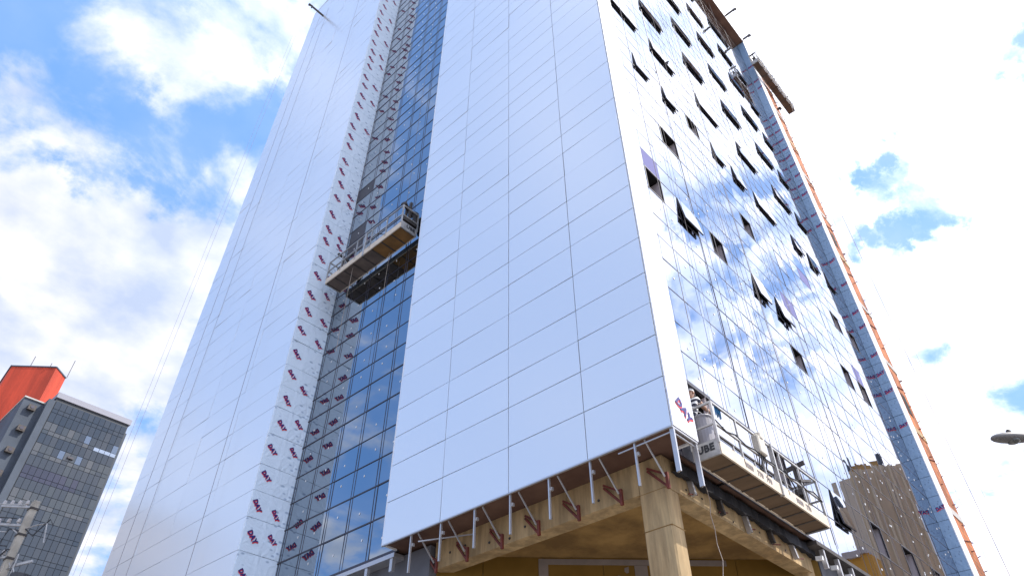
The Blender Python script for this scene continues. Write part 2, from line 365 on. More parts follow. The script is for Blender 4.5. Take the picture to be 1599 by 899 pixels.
# ---------------- glass right
MX = [.957] + sorted([.976+.3125*k+o for k in range(6) for o in (0, .073, .147, .222) if .976+.3125*k+o < 2.70]) + [2.72]
OPEN_T = [(10,17),(10,19),(9,13),(9,17),(9,20),(8,9),(8,13),(8,17),(8,20),(7,9),(7,13),(7,17),(7,20),(6,5),(6,9),(6,13),(6,17),(6,20),
          (5,2),(5,5),(5,9),(5,13),(5,17),(5,20),(4,3),(4,5),(4,9),(4,11),(4,13),(4,17),(4,19),(4,21),(2,4),(2,9),(2,11),(0,10),
          (10,9),(10,13),(9,5),(9,9),(7,5)]
OPEN_O = [(4,7),(3,4),(3,10),(3,19),(3,21),(2,6),(2,17),(2,19),(0,6),(0,13),(0,16),(0,19),(2,2)]
FILMED = [(2,12),(3,16),(2,19),(2,2)]           # lavender panes in the row above the window band
panes = []; prow = rowz
camw = Vector((0, 0, ZB))
def proj_area(c, n, w, h):
    d = c-camw; dist = d.length; zc = d.dot(fw)
    if zc <= 0: return 0
    x = d.dot(r2)/zc*1088.4; y = d.dot(u2)/zc*1088.4
    a = w*h*abs(d.normalized().dot(n))/dist**2
    if abs(x) > 830 or abs(y) > 480: a *= .0001
    return a
# special: type0 window of floor 1
SPECIAL = [(1, 11)]
HOLE = set()
WIDE = {(k, j) for (k, j) in OPEN_T if k >= 5 and j in (2, 5, 9, 13, 17)} | {(4, 13)}
for i in range(len(RB)-1):
    z0, z1 = prow[i], prow[i+1]; ty = RB[i][1]; tyt = RB[i+1][1]; fl = RB[i+1][2]
    for j in range(len(MX)-1):
        x0, x1 = MX[j], MX[j+1]
        if x1-x0 < .01: continue
        if tyt == 2 and ((fl, j) in OPEN_T or (fl, j) in OPEN_O or (fl, j-1) in WIDE): HOLE.add((i, j)); continue
        if ty == 3 and tyt == 0 and (fl, j) in SPECIAL: HOLE.add((i, j)); continue
        if x1 < 1.125 and x0 > .97 and z1 < .76: continue
        mm = M_mirror
        if ty == 2 and (RB[i][2], j) in FILMED: mm = M_filmpane
        w, h = (x1-x0)*S, (z1-z0)*S
        loc = U((x0+x1)/2, GY, (z0+z1)/2)
        panes.append([proj_area(loc, Vector((0, 1, 0)), w, h), w, h, loc, 'R', mm])
# ---------------- glass left recess
MY = [1.189, 1.285, 1.381, 1.477, 1.57, 1.66, 1.679]
for i in range(len(RB)-1):
    z0, z1 = prow[i], prow[i+1]
    for j in range(len(MY)-1):
        y0, y1 = MY[j], MY[j+1]
        w, h = (y1-y0)*S, (z1-z0)*S; loc = U(GX, (y0+y1)/2, (z0+z1)/2)
        mm = M_blueglass
        if (i, j) in ((18, 4), (18, 5), (14, 4), (15, 4)): mm = M_frame
        panes.append([proj_area(loc, Vector((1, 0, 0)), w, h), w, h, loc, 'L', mm])
panes.sort(key=lambda q: -q[0])
restm = {}
cnt = 0
for q in panes:
    _, w, h, loc, ax, mm = q
    me = slab('glass_pane', w, h, .012, mm, ax, .014)
    a1, a2 = random.gauss(0, .0035), random.gauss(0, .0035)
    rot = Euler((a1, 0, a2)) if ax == 'R' else Euler((0, a1, a2))
    if mm == M_filmpane: o = link('film_covered_pane', me, tower, loc-TO, rot); o['label'] = 'pane masked with lavender film'; continue
    if cnt < 300: link('glass_pane', me, tower, loc-TO, rot); cnt += 1
    else: restm.setdefault(mm.name, []).append((me, loc-TO, rot, mm))
for k, v in restm.items():
    merge([a[:3] for a in v], 'glass_pane', v[0][3], tower)
# backing behind the panes, with holes left for the open windows
c = MB()
for i in range(len(RB)-1):
    z0, z1 = prow[i], prow[i+1]; js = [j for j in range(len(MX)-1)]
    run = None
    for j in js+[None]:
        hole = j is None or (i, j) in HOLE or (MX[j+1] < 1.125 and MX[j] > .97 and z1 < .76)
        if not hole and run is None: run = j
        if hole and run is not None:
            e = j if j is not None else len(MX)-1
            cb(c, MX[run], GY+.003, z0, MX[e], GY+.006, z1); run = None
cb(c, GX+.003, 1.189, .569, GX+.008, 1.679, 4.2)
build('shadow_board', c, M_back, tower)
# mullions and transoms
for j, x in enumerate(MX[1:-1]):
    b = MB(); w = .016 if (j % 4) else .03
    segs = [(.569, 4.178)]
    if .97 < x < 1.12 and abs(x-.976) > .01: segs = [(.7497, 4.178)]
    for a_, b_ in segs: cb(b, x-w/S/2, GY+.0003 if j % 4 else GY-.0006, a_, x+w/S/2, GY+.0028, b_)
    build('mullion', b, M_mullion, tower)
for j, y in enumerate(MY[1:-1]):
    b = MB(); w = .026
    cb(b, GX-.0004, y-w/S/2, .569, GX+.0028, y+w/S/2, 4.2)
    build('mullion', b, M_mullion, tower)
    b = MB(); cb(b, GX-.0006, y+.0085, .569, GX+.0022, y+.0105, 4.2); build('mullion', b, M_mullion, tower)
for i, z in enumerate(prow):
    ty = RB[i][1]; w = (.026 if ty in (1, 2) else .018) + (.05 if i == 0 else 0)
    b = MB(); x0 = .957 if (z > .74 or i == 0) else 1.123
    cb(b, x0, GY-.0005, z-w/S/2, 2.72, GY+.0026, z+w/S/2); build('transom', b, M_mullion, tower)
    b = MB(); cb(b, GX-.0012, 1.19, z-w/S/2*1.5, GX+.0026, 1.679, z+w/S/2*1.5); build('transom', b, M_mullion, tower)
# little white stickers on the panes
b = MB()
for i in range(len(prow)-1):
    z0, z1 = prow[i], prow[i+1]
    for j in range(len(MX)-1):
        if (i, j) in HOLE or MX[j+1]-MX[j] < .03 or z0 > 1.5: continue
        if MX[j+1] < 1.125 and z1 < .76: continue
        if random.random() < .35: continue
        x = MX[j]+(MX[j+1]-MX[j])*random.uniform(.25, .8); z = z0+(z1-z0)*random.uniform(.3, .75)
        cb(b, x-.0022, GY-.0009, z-.0024, x+.0022, GY-.0003, z+.0024)
        if random.random() < .5:
            x = MX[j]+(MX[j+1]-MX[j])*random.uniform(.2, .8); z = z0+(z1-z0)*random.uniform(.2, .8)
            cb(b, x-.0018, GY-.0009, z-.002, x+.0018, GY-.0003, z+.002)
    for j in range(len(MY)-2):
        y = MY[j]+.096*random.uniform(.3, .65); z = z0+(z1-z0)*random.uniform(.35, .7)
        cb(b, GX-.0009, y-.0018, z-.0026, GX-.0003, y+.0018, z+.0026)
stuff(build('glass_sticker', b, M_white, tower))
# ---------------- windows
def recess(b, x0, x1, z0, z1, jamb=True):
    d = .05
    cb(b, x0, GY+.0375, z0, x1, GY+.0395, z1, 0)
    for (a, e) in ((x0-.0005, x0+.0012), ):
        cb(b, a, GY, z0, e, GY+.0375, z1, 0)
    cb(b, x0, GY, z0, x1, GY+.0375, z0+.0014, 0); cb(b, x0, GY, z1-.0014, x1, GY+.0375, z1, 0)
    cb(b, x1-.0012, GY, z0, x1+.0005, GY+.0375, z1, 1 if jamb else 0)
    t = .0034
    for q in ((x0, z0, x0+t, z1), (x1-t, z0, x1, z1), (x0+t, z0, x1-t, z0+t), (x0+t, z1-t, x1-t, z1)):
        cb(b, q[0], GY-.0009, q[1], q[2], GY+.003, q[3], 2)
for i in range(len(prow)-1):
    z0, z1 = prow[i], prow[i+1]; fl = RB[i+1][2]
    for j in range(len(MX)-1):
        if (i, j) not in HOLE: continue
        x0, x1 = MX[j], MX[j+1]
        tilt = (fl, j) in OPEN_T and RB[i+1][1] == 2
        if (fl, j-1) in WIDE and RB[i+1][1] == 2: continue
        if (fl, j) in WIDE and RB[i+1][1] == 2: x1 = MX[j+2]
        b = MB(); recess(b, x0, x1, z0, z1, not tilt)
        o = build('tilted_window' if tilt else 'open_window', b, [M_dark, M_jamb, M_frame], tower)
        if tilt:
            ang = math.radians(random.uniform(3.6, 5.2)) if fl > 2 else math.radians(random.uniform(6.5, 7.5) if fl else 6.5)
            w, h = (x1-x0)*S-.03, (z1-z0)*S-.02
            sb = MB(); t = .05
            for q in ((-w/2, -h, -w/2+t, 0), (w/2-t, -h, w/2, 0), (-w/2+t, -h, w/2-t, -h+t), (-w/2+t, -t, w/2-t, 0)):
                sb.box((q[0], -.012, q[1]), (q[2], .022, q[3]))
            piv = P((x0+x1)/2, GY-.0006, z1-.001)
            sash = build('sash', sb, M_frame, o); sash.location = piv; sash.rotation_euler = (-ang, 0, 0)
            pb = MB(); pb.box((-w/2+.012, -.018, -h+.012), (w/2-.012, -.013, -.012)); pn = build('window_pane', pb, M_mirror, o); pn.location = piv; pn.rotation_euler = (-ang, 0, 0)
            for sx in ((-1, 1) if fl < 1 else ()):
                st = MB(); st.bar(piv+Vector((sx*(w/2-.1), .02, -h*.55)), piv+Vector((sx*(w/2-.1), -math.sin(ang)*h*.8, -math.cos(ang)*h*.8)), .02); build('stay_arm', st, M_steel, o)
# big opening beside the corner, where the worker stands
b = MB()
x0, x1, z0, z1 = .976, 1.123, .569, .7497
cb(b, x0, GY+.046, z0, x1, GY+.048, z1, 0); cb(b, x0, GY, z1-.004, x1, GY+.046, z1-.002, 0); cb(b, x0, GY+.03, z0+.0165, x1, GY+.046, z0+.018, 0)
cb(b, x0-.001, GY, z0+.03, x0+.001, GY+.046, z1, 0); cb(b, x1-.001, GY, z0, x1+.001, GY+.046, z1, 0)
cb(b, x0, GY-.004, z1-.009, x1, GY+.004, z1-.0005, 2); cb(b, x1-.006, GY-.004, z0, x1, GY+.004, z1-.01, 1); cb(b, x1-.02, GY-.001, z0, x1-.014, GY+.006, z1-.01, 1)
cb(b, x0, GY+.0005, z0, x1, GY+.004, z0+.045, 2)
build('open_window', b, [M_dark, M_jamb, M_frame], tower)['label'] = 'wide unglazed opening beside the white corner strip'
# ---------------- right fin and brick end
c = MB(); cb(c, 2.7225, AY+.002, .10, 2.797, .60, ROOF-.005); build('fin_core', c, M_back, tower)
frow = [.10, .2407, .3284, .402, .4785]+rowz
for i in range(len(frow)-1):
    z0, z1 = frow[i], frow[i+1]
    me = slab('film_panel', (GY-AY)*S, (z1-z0)*S, .025, M_filmb, 'L', .014)
    link('film_panel', me, tower, P(2.72, (AY+GY)/2, (z0+z1)/2), Euler((0, random.gauss(0, .006), random.gauss(0, .008))))
c = MB(); cb(c, 2.72, AY-.0025, .10, 2.80, AY+.0005, ROOF); build('fin_front', c, M_strip, tower)
# brick wall
M_brick = bpy.data.materials.new('orange clay block'); M_brick.use_nodes = True
t = M_brick.node_tree; bsd = t.nodes['Principled BSDF']; bsd.inputs['Roughness'].default_value = .9
g_ = t.nodes.new('ShaderNodeTexCoord'); mp = t.nodes.new('ShaderNodeMapping'); mp.inputs['Rotation'].default_value = (math.pi/2, 0, 0); t.links.new(g_.outputs['Object'], mp.inputs[0])
bt = t.nodes.new('ShaderNodeTexBrick'); t.links.new(mp.outputs[0], bt.inputs['Vector'])
bt.inputs['Color1'].default_value = (.60, .18, .05, 1); bt.inputs['Color2'].default_value = (.44, .125, .04, 1); bt.inputs['Mortar'].default_value = (.22, .12, .07, 1)
bt.inputs['Scale'].default_value = 1; bt.inputs['Brick Width'].default_value = .4; bt.inputs['Row Height'].default_value = .2; bt.inputs['Mortar Size'].default_value = .02
t.links.new(bt.outputs[0], bsd.inputs['Base Color']); grime(M_brick, .5, (1.2, 1.2, .6))
c = MB(); cb(c, 2.80, AY+.003, .0, 2.95, 2.55, 4.14); build('brick_wall', c, M_brick, tower)
for k in range(1, 12):
    c = MB(); z = T2[k]-.035
    cb(c, 2.80, AY+.0005, z, 2.952, AY+.02, z+.028); build('slab_edge', c, M_conc2 if k % 3 else M_conc, tower)
c = MB()
for k in range(60):
    z = .35+k*.063+random.uniform(-.02, .02)
    x = 2.948
    x = random.uniform(2.86, 2.945); c.bar(P(x, AY+.003, z), P(x+.006, AY-.002-random.random()*.006, z+random.uniform(-.004, .008)), .04, .03)
    if k % 3 == 0: c.bar(P(2.948, AY+.002, z), P(2.956, AY-.005, z+.006), .06, .03)
    if k % 5 == 0: c.bar(P(2.81, AY+.0018, z-.03), P(2.94, AY+.0018, z+random.uniform(0, .03)), .05, .02)
stuff(build('wall_tie', c, M_red, tower))
for k in (3, 6):
    c = MB(); z = T2[k]+.06; cb(c, 2.85, AY+.002, z, 2.90, AY+.012, z+.1); build('window_opening', c, M_dark, tower)
# ---------------- lettering of the film
def film_text(me_a, me_b, loc, R):
    for me, off in ((me_b, Vector((.016, -.022, .0))), (me_a, Vector((0, 0, .004)))):
        yield me, loc, R, off
tx_n = text_mesh('DAY', .215, .002, .14, M_navy, 'n', .9); tx_r = text_mesh('DAY', .215, .001, .14, M_redp, 'r', .9)
def place_text(x, y, z, face, ang, sc, acc):
    if face == 'Y-': B = Matrix(((1, 0, 0), (0, 0, -1), (0, 1, 0)))       # text x -> +X, text y -> +Z, normal -Y
    else: B = Matrix(((0, 0, -1), (-1, 0, 0), (0, 1, 0)))                 # text x -> -Y, normal -X
    Rz = Matrix.Rotation(ang, 3, 'Z')
    for me, off, k in ((tx_r, Vector((.006, -.030, .004)), 1), (tx_n, Vector((0, 0, .009)), 0)):
        i = len(acc[k].v)
        for v in me.vertices: acc[k].v.append(tuple(P(x, y, z) + B @ (Rz @ (v.co*sc) + off)))
        for p_ in me.polygons: acc[k].f.append(tuple(i+q for q in p_.vertices)); acc[k].m.append(0)
acc = [MB(), MB()]
for i in range(len(trow)-1):
    z0, z1 = trow[i], trow[i+1]; zc = (z0+z1)/2
    place_text(.832+random.uniform(-.006, .008), TY0-.0032, zc+random.uniform(-.008, .01), 'Y-', math.radians(random.gauss(-49, 4)), random.uniform(.86, .98), acc)
    if random.random() < .6: place_text(.888+random.uniform(-.008, .010), TY0-.0032, zc+random.uniform(-.03, .03), 'Y-', math.radians(random.gauss(-49, 4)), random.uniform(.75, .92), acc)
for i in range(len(frow)-1):
    zc = (frow[i]+frow[i+1])/2
    if random.random() < .42: place_text(2.7195, .486+random.uniform(-.003, .008), zc, 'X-', math.radians(random.gauss(8, 5)), random.uniform(.75, .9), acc)
place_text(.925, AY-.0032, .615, 'Y-', math.radians(-36), 1.25, acc)
stuff(build('film_lettering', acc[0], M_navy, tower)); stuff(build('film_lettering', acc[1], M_redp, tower))
# ---------------- concrete corner: beams, columns, ceiling, board wall
c = MB(); cb(c, .955, .5925, .515, .99, 1.10, .572); build('concrete_beam', c, M_conc, tower)
c = MB(); cb(c, .99, .5405, .5155, 1.50, .575, .572); build('concrete_beam', c, M_conc, tower)
c = MB(); cb(c, .953, .5385, 0, .99, .592, .572); build('concrete_column', c, M_conc, tower, bevel=.03)
c = MB(); cb(c, .9525, .538, .449, .9905, .5925, .4505); cb(c, .9525, .538, .512, .9905, .5925, .5128); build('pour_joint', c, M_ceil, tower)
c = MB(); cb(c, 1.49, .545, 0, 1.53, .59, .571); build('concrete_column', c, M_conc, tower, bevel=.03)
c = MB(); cb(c, .99, .575, .548, 1.6, 1.25, .5715); build('ceiling', c, M_ceil, tower)
A_, B_ = Vector((.955, 1.115)), Vector((1.53, .515+.02))
dd = (B_-A_); ln = dd.length; dd.normalize(); nn = Vector((-dd.y, dd.x))
if nn.dot(Vector((-1, -1))) < 0: nn = -nn
def dwall(b, s0, s1, z0, z1, t0, t1, mi=0):
    pts = [A_+dd*s0+nn*t0, A_+dd*s1+nn*t0, A_+dd*s1+nn*t1, A_+dd*s0+nn*t1]
    i = len(b.v)
    for z in (z0, z1):
        for p_ in pts: b.v.append(tuple(P(p_.x, p_.y, z)))
    b.f += [tuple(i+k for k in q) for q in [(0,3,2,1),(4,5,6,7),(0,1,5,4),(1,2,6,5),(2,3,7,6),(3,0,4,7)]]; b.m += [mi]*6
edges = [0, .11, .235, .36, .50, .64, ln]
for k in range(len(edges)-1):
    b = MB(); dwall(b, edges[k]+.0006, edges[k+1]-.0006, .0, .5475, -.004, 0); build('wall_board', b, M_dry, tower)
b = MB(); dwall(b, .225, .245, 0, .533, 0, .0012); build('joint_strip', b, M_joint, tower)
b = MB(); dwall(b, .225, .62, .533, .5445, 0, .0013); build('joint_strip', b, M_joint, tower)
b = MB(); dwall(b, .425, .452, 0, .5325, 0, .0012); build('joint_strip', b, M_joint, tower)
b = MB(); dwall(b, .045, .056, 0, .50, 0, .0012); build('joint_strip', b, M_joint, tower)
b = MB()
for k in range(26):
    s = random.uniform(.26, .66); z = random.uniform(.40, .525); r_ = random.uniform(.003, .006)
    pts = []
    for a in range(7):
        an = a*math.pi*2/7; rr = r_*random.uniform(.6, 1.2)*(1.6 if k % 9 == 0 else 1)
        p_ = A_+dd*(s+math.cos(an)*rr)+nn*.001; pts.append(P(p_.x, p_.y, z+math.sin(an)*rr*1.4))
    b.poly(pts)
stuff(build('filler_patch', b, M_joint, tower))
# grey board walls of the podium
c = MB(); cb(c, .945, 1.105, 0, .96, 1.675, .566); build('podium_wall', c, M_grey, tower)
c = MB(); cb(c, 1.535, .535, 0, 2.72, .55, .566); build('podium_wall', c, M_grey, tower)
c = MB(); cb(c, .96, 1.105, 0, 1.2, 1.12, .566); build('podium_wall', c, M_grey, tower)
c = MB(); cb(c, GX-.004, 1.19, .556, .95, 1.678, .5655); build('sill_flashing', c, M_alu, tower)
c = MB(); cb(c, 1.47, GY-.006, .557, 2.72, .535, .5655); build('sill_flashing', c, M_dsteel, tower)
# dark membrane bunched under the glass at right
c = MB(); n_ = 60; pr = []
for k in range(n_+1):
    x = .975+k*.0088; a_ = .5 + .5*math.sin(k*.9)*math.sin(k*.37+1)
    pr.append((x, .529-.004*a_+random.uniform(-.001, .001), .5485-.007*a_+random.uniform(-.0015, .0015)))
for (xa, ya, za), (xb, yb, zb) in zip(pr, pr[1:]):
    c.poly([P(xa, ya, .5655), P(xa, ya, za), P(xb, yb, zb), P(xb, yb, .5655)]); c.poly([P(xa, ya, za), P(xa, .5398, za+.003), P(xb, .5398, zb+.003), P(xb, yb, zb)])
build('membrane', c, M_back, tower)
# steel brackets under the panels
for y in (.546, .638, .730, .823, .915, 1.009, 1.098):
    b = MB(); b.bar(P(AX+.004, y, .567), P(AX+.004, y, .492), .032, .045); b.box(P(AX+.006, y-.004, .545), P(AX+.011, y-.0005, .551))
    build('hanger_post', b, M_alu, tower)
    b = MB(); b.bar(P(AX+.006, y+.012-.03, .567), P(.935, y-.018, .520), .022, .03); build('diagonal_strut', b, M_alu, tower)
    b = MB(); yy = y-.018
    b.bar(P(.942, yy, .530), P(.942, yy, .502), .055, .05); b.bar(P(.942, yy, .505), P(.950, yy+.040, .548), .036, .04); b.bar(P(.942, yy, .526), P(.950, yy+.040, .553), .036, .04)
    build('red_bracket', b, M_red, tower)
for (x, y) in ((AX+.004, .474), (.954, .475)):
    b = MB(); b.bar(P(x, y, .567), P(x, y, .492), .075, .04); b.bar(P(x+.001, y+.003, .567), P(x+.001, y+.003, .492), .03, .05); build('hanger_post', b, M_alu, tower)
b = MB(); b.bar(P(AX+.005, .476, .561), P(.97, .476, .561), .03); b.bar(P(AX+.005, .476, .561), P(AX+.005, .58, .56), .02); build('cross_rail', b, M_alu, tower)
b = MB(); b.bar(P(AX+.012, 1.085, .553), P(.95, .98, .556), .025); build('cross_rail', b, M_alu, tower)
for k in range(12):
    x = 1.505+k*.0725
    b = MB(); b.bar(P(x, GY+.001, .5565), P(x, GY+.001, .518), .10, .07); build('glazing_clip', b, M_alu, tower)
    b = MB(); b.bar(P(x-.014, GY+.012, .537), P(x-.014, GY-.002, .535), .07, .09); build('clip_foot', b, M_white, tower)
for k in range(5):
    b = MB(); x = 1.03+k*.095; b.bar(P(x, .537, .556), P(x+.002, .533, .522-.004*(k % 3)), .10, .07); build('glazing_clip', b, M_dsteel if k % 2 else M_alu, tower)
for y in (1.285, 1.381, 1.477, 1.57, 1.20):
    b = MB(); b.bar(P(GX+.002, y, .5555), P(GX+.002, y, .528), .10, .09); build('glazing_clip', b, M_alu, tower)
# wires and holes in the concrete
b = MB()
for k in range(9):
    y = .62+k*.055+random.uniform(-.01, .01); z = random.uniform(.522, .545); b.tube([P(.9545, y, z), P(.9535, y, z)], .028, 7)
for k in range(9):
    x = 1.02+k*.052; z = random.uniform(.522, .54); b.tube([P(x, .540, z), P(x, .5392, z)], .022, 7)
stuff(build('tie_hole', b, M_dsteel, tower))
for k in range(5):
    b = MB(); x = 1.02+k*.10; b.bar(P(x, .537, .522), P(x+.018, .529, .524), .02); build('rebar_stub', b, M_red, tower)

# ================================================================ SUSPENDED PLATFORMS
def platform(name, label, o, length, depth, axis, side, mats, gates=(), z_text=None, text=None, textend=None, hoists=True):
    """o = outer/front bottom corner (module units), axis = run direction, side = direction towards the wall"""
    t = thing(name, U(*o), label, 'work platform', 'suspended work platforms on the tower')
    a = Vector(axis); n = Vector(side); zv = Vector((0, 0, 1))
    def Q(s, d, h): return a*s + n*d + zv*h
    Lm, D, H = length*S, depth*S, 1.08
    npan = 8
    for k in range(npan):
        b = MB(); s0, s1 = Lm*k/npan+.022, Lm*(k+1)/npan-.022
        b.prism([Q(s0, .03, .0), Q(s1, .03, .0), Q(s1, D-.03, 0), Q(s0, D-.03, 0)], (0, 0, .03))
        build('deck_board', b, mats[0] if k < npan*.6 else mats[1], t)
    for k in range(npan+1):
        b = MB(); s = min(max(Lm*k/npan, .03), Lm-.03); b.bar(Q(s, .02, .02), Q(s, D-.02, .02), .05, .06); build('cross_member', b, M_dsteel, t)
    b = MB(); b.bar(Q(0, 0, .10), Q(Lm, 0, .10), .035, .24, upv=(0, 0, 1)); build('toe_board', b, mats[2], t)
    b = MB(); b.bar(Q(0, D, .10), Q(Lm, D, .10), .03, .2); build('toe_board', b, mats[2], t)
    for s in (0, Lm):
        b = MB(); b.bar(Q(s, 0, .13), Q(s, D, .13), .04, .32); build('end_plate', b, M_steel, t)
        b = MB(); b.bar(Q(s, 0, 1.05), Q(s, D, 1.05), .04); b.bar(Q(s, 0, .6), Q(s, D, .6), .035); b.bar(Q(s, 0, .2), Q(s, 0, 1.07), .045); b.bar(Q(s, D, .2), Q(s, D, 1.07), .045); build('end_rail', b, M_steel, t)
    nb = 5
    for k in range(1, nb):
        for d in (0, D):
            b = MB(); b.bar(Q(Lm*k/nb, d, .1), Q(Lm*k/nb, d, 1.06), .035); build('rail_post', b, M_steel, t)
    for d in (0, D):
        for h in (1.06, .6):
            b = MB(); b.bar(Q(0, d, h), Q(Lm, d, h), .04, .04); build('guard_rail', b, M_steel if d == 0 else M_dsteel, t)
    b = MB(); mid = Lm*.52; b.bar(Q(mid, -.005, -.03), Q(mid, -.005, 1.1), .09, .05); build('joint_post', b, M_steel, t)
    if hoists:
        for s, fl in (((.28, 1), (Lm-.28, -1)) if hoists is True else ((Lm-.28, -1),)):
            h = build('hoist', MB().box(Q(s-.10, D*.5-.1, .45), Q(s+.10, D*.5+.12, .85)), M_dsteel, t, bevel=.02)
            b = MB(); b.bar(Q(s, D*.5, .05), Q(s, D*.5, 1.45), .07); b.bar(Q(s, D*.5-.25, 1.42), Q(s, D*.5+.3, 1.35), .06, .09); b.tube([Q(s-.09, D*.5, .7), Q(s+.18*fl, D*.5-.05, .72)], .07, 8)
            build('hoist_frame', b, M_dsteel, t)
            b = MB(); b.tube([Q(s, D*.5, .5), Q(s+.15*fl, D*.3, .3), Q(s+.5*fl, D*.25, .22), Q(s+.9*fl, D*.1, .5), Q(s+1.3*fl, D*.05, .75)], .016, 5); build('power_cable', b, M_ink, t)
    return t, Q, Lm, D
# right platform in front of the mirror glass
t1, Q1, L1, D1 = platform('suspended_platform', 'long board-bottomed work platform below the mirror glass, nearest the concrete corner', (.985, .447, .553), .41, .049, (1, 0, 0), (0, 1, 0), (M_ply, M_ply, M_toe), hoists='far')
tx = text_mesh('UBE', .19, .003, 0, M_ink, 'u'); o = link('lettering', tx, t1, Q1(-.024, .27, .15), Euler((math.pi/2, 0, -math.pi/2)))
M_ink2 = mat('faded grey print', (.20, .17, .16), .7)
for w_, s_ in (('0800', 1.05), ('770', 1.48), ('770', 1.83), ('0800', 3.15), ('770', 3.55)):
    link('lettering', text_mesh(w_, .145, .003, 0, M_ink2, 'p'), t1, Q1(s_, -.021, .1), Euler((math.pi/2, 0, 0)))
b = MB(); b.box(Q1(1.62, -.10, .62), Q1(1.92, .05, 1.02)); b.box(Q1(1.70, -.12, .95), Q1(1.84, .0, 1.10)); build('control_box', b, mat('pale control box', (.55, .50, .42), .6), t1, bevel=.02)
b = MB()
for k in range(4):
    b.tube([Q1(1.66+k*.07, -.04, .64), Q1(1.62+k*.1, -.02, .48), Q1(1.7+k*.08, .05, .34), Q1(1.76+k*.05, .04, .2), Q1(1.62+k*.09, .0, .3)], .014, 5)
build('control_cable', b, M_ink, t1)
b = MB(); prev = None
pts = [Q1(s/12*L1, -.02, .66-.10*math.sin(s*1.7)**2) for s in range(13)]
b.tube(pts, .016, 5); build('power_cable', b, M_ink, t1)
b = MB(); b.bar(Q1(3.55, .02, .72), Q1(4.2, .02, .95), .10, .05); b.bar(Q1(3.75, .02, .72), Q1(3.6, .02, 1.15), .07, .05); build('rail_clamp', b, M_dsteel, t1)
# left platform in the recess
t2, Q2, L2, D2 = platform('suspended_platform', 'work platform hanging high in the blue glass recess, orange boards under its right half', (.848, 1.630, 1.556), .386, .061, (0, -1, 0), (1, 0, 0), (mat('grey stained deck underside', (.13, .10, .085), .85, var=.25, vscale=2), M_plyo, M_toe))
tx = text_mesh('UBE', .2, .003, 0, M_ink, 'u2'); link('lettering', tx, t2, Q2(L2+.024, .4, .15), Euler((math.pi/2, 0, 0)))
b = MB(); b.bar(Q2(L2-.05, .05, 1.25), Q2(L2-.5, .75, 1.42), .12, .10); b.bar(Q2(L2-.02, .05, .45), Q2(L2-.05, .8, .5), .11, .12); b.bar(Q2(L2-.1, .35, .3), Q2(L2-.15, .4, 1.6), .10, .08); b.bar(Q2(L2-.1, .7, .3), Q2(L2-.15, .65, 1.25), .16, .14); build('hoist_arm', b, M_dsteel, t2)
b = MB()
for k in range(7):
    s = .1+k*.1; b.tube([Q2(s, .1+random.random()*.3, .1), Q2(s+.2, random.random()*.4, .4+random.random()*.3), Q2(s+.4, .1+random.random()*.3, .12)], .02, 5)
build('coiled_cable', b, M_steel, t2)
b = MB(); b.box(Q2(1.9, .2, .05), Q2(2.3, .45, .5)); build('tool_box', b, M_steel, t2, bevel=.02)
# upper right platform
t3, Q3, L3, D3 = platform('suspended_platform', 'brown weathered work platform hung near the roof at the far right end of the tower', (2.64, .420, 3.79), .48, .040, (1, 0, 0), (0, 1, 0), (M_plyd, M_plyd, M_plyd))
b = MB()
for k in range(16):
    s = .1+k*.33; b.tube([Q3(s, .0, .1), Q3(s+.1, -.06+random.uniform(-.05, .05), .4+random.random()*.5), Q3(s+.22, -.02, .2)], .022, 5)
build('coiled_cable', b, M_steel, t3)

# ================================================================ ROPES, OUTRIGGERS
def rope(x, y, z0, z1, r, label, grp='ropes hanging down the tower', m=None, kink=0.0):
    pts = []
    n = 9
    for k in range(n):
        z = z1+(z0-z1)*k/(n-1); pts.append(Vector((random.uniform(-1, 1)*kink, random.uniform(-1, 1)*kink, (z-z0)*S)))
    b = MB(); b.tube(pts, r*.6, 5)
    o = build('hanging_rope', b, m or M_rope); o.location = U(x, y, z0); return tag(o, label, 'rope', grp)
RR = [(1.02, .470, .60, .014, 'steel rope holding the near end of the platform below the mirror glass'),
      (1.355, .500, .575, .012, 'rope falling close to the mirror glass, left one of the first cluster'),
      (1.378, .472, .60, .014, 'steel rope holding the far end of the platform below the mirror glass'),
      (1.445, .502, .60, .010, 'rope falling close to the mirror glass, right of the first cluster'),
      (1.562, .499, .58, .012, 'rope on the mirror glass above the gap between platform and reflected tower'),
      (1.585, .503, .58, .010, 'thin rope just right of the middle rope on the mirror glass'),
      (1.81, .498, .58, .013, 'rope crossing the mirror glass above the reflected beige tower'),
      (1.835, .502, .58, .010, 'thin second rope above the reflected beige tower'),
      (2.02, .500, .58, .013, 'rope right of the reflected tower roof on the mirror glass'),
      (2.34, .498, .58, .013, 'rope on the mirror glass nearest the blue film fin'),
      (1.20, .503, .76, .009, 'thin rope on the mirror glass nearest the white corner strip')]
for x, y, z, r_, lb in RR: rope(x, y, z, 4.25, r_, lb, kink=.012)
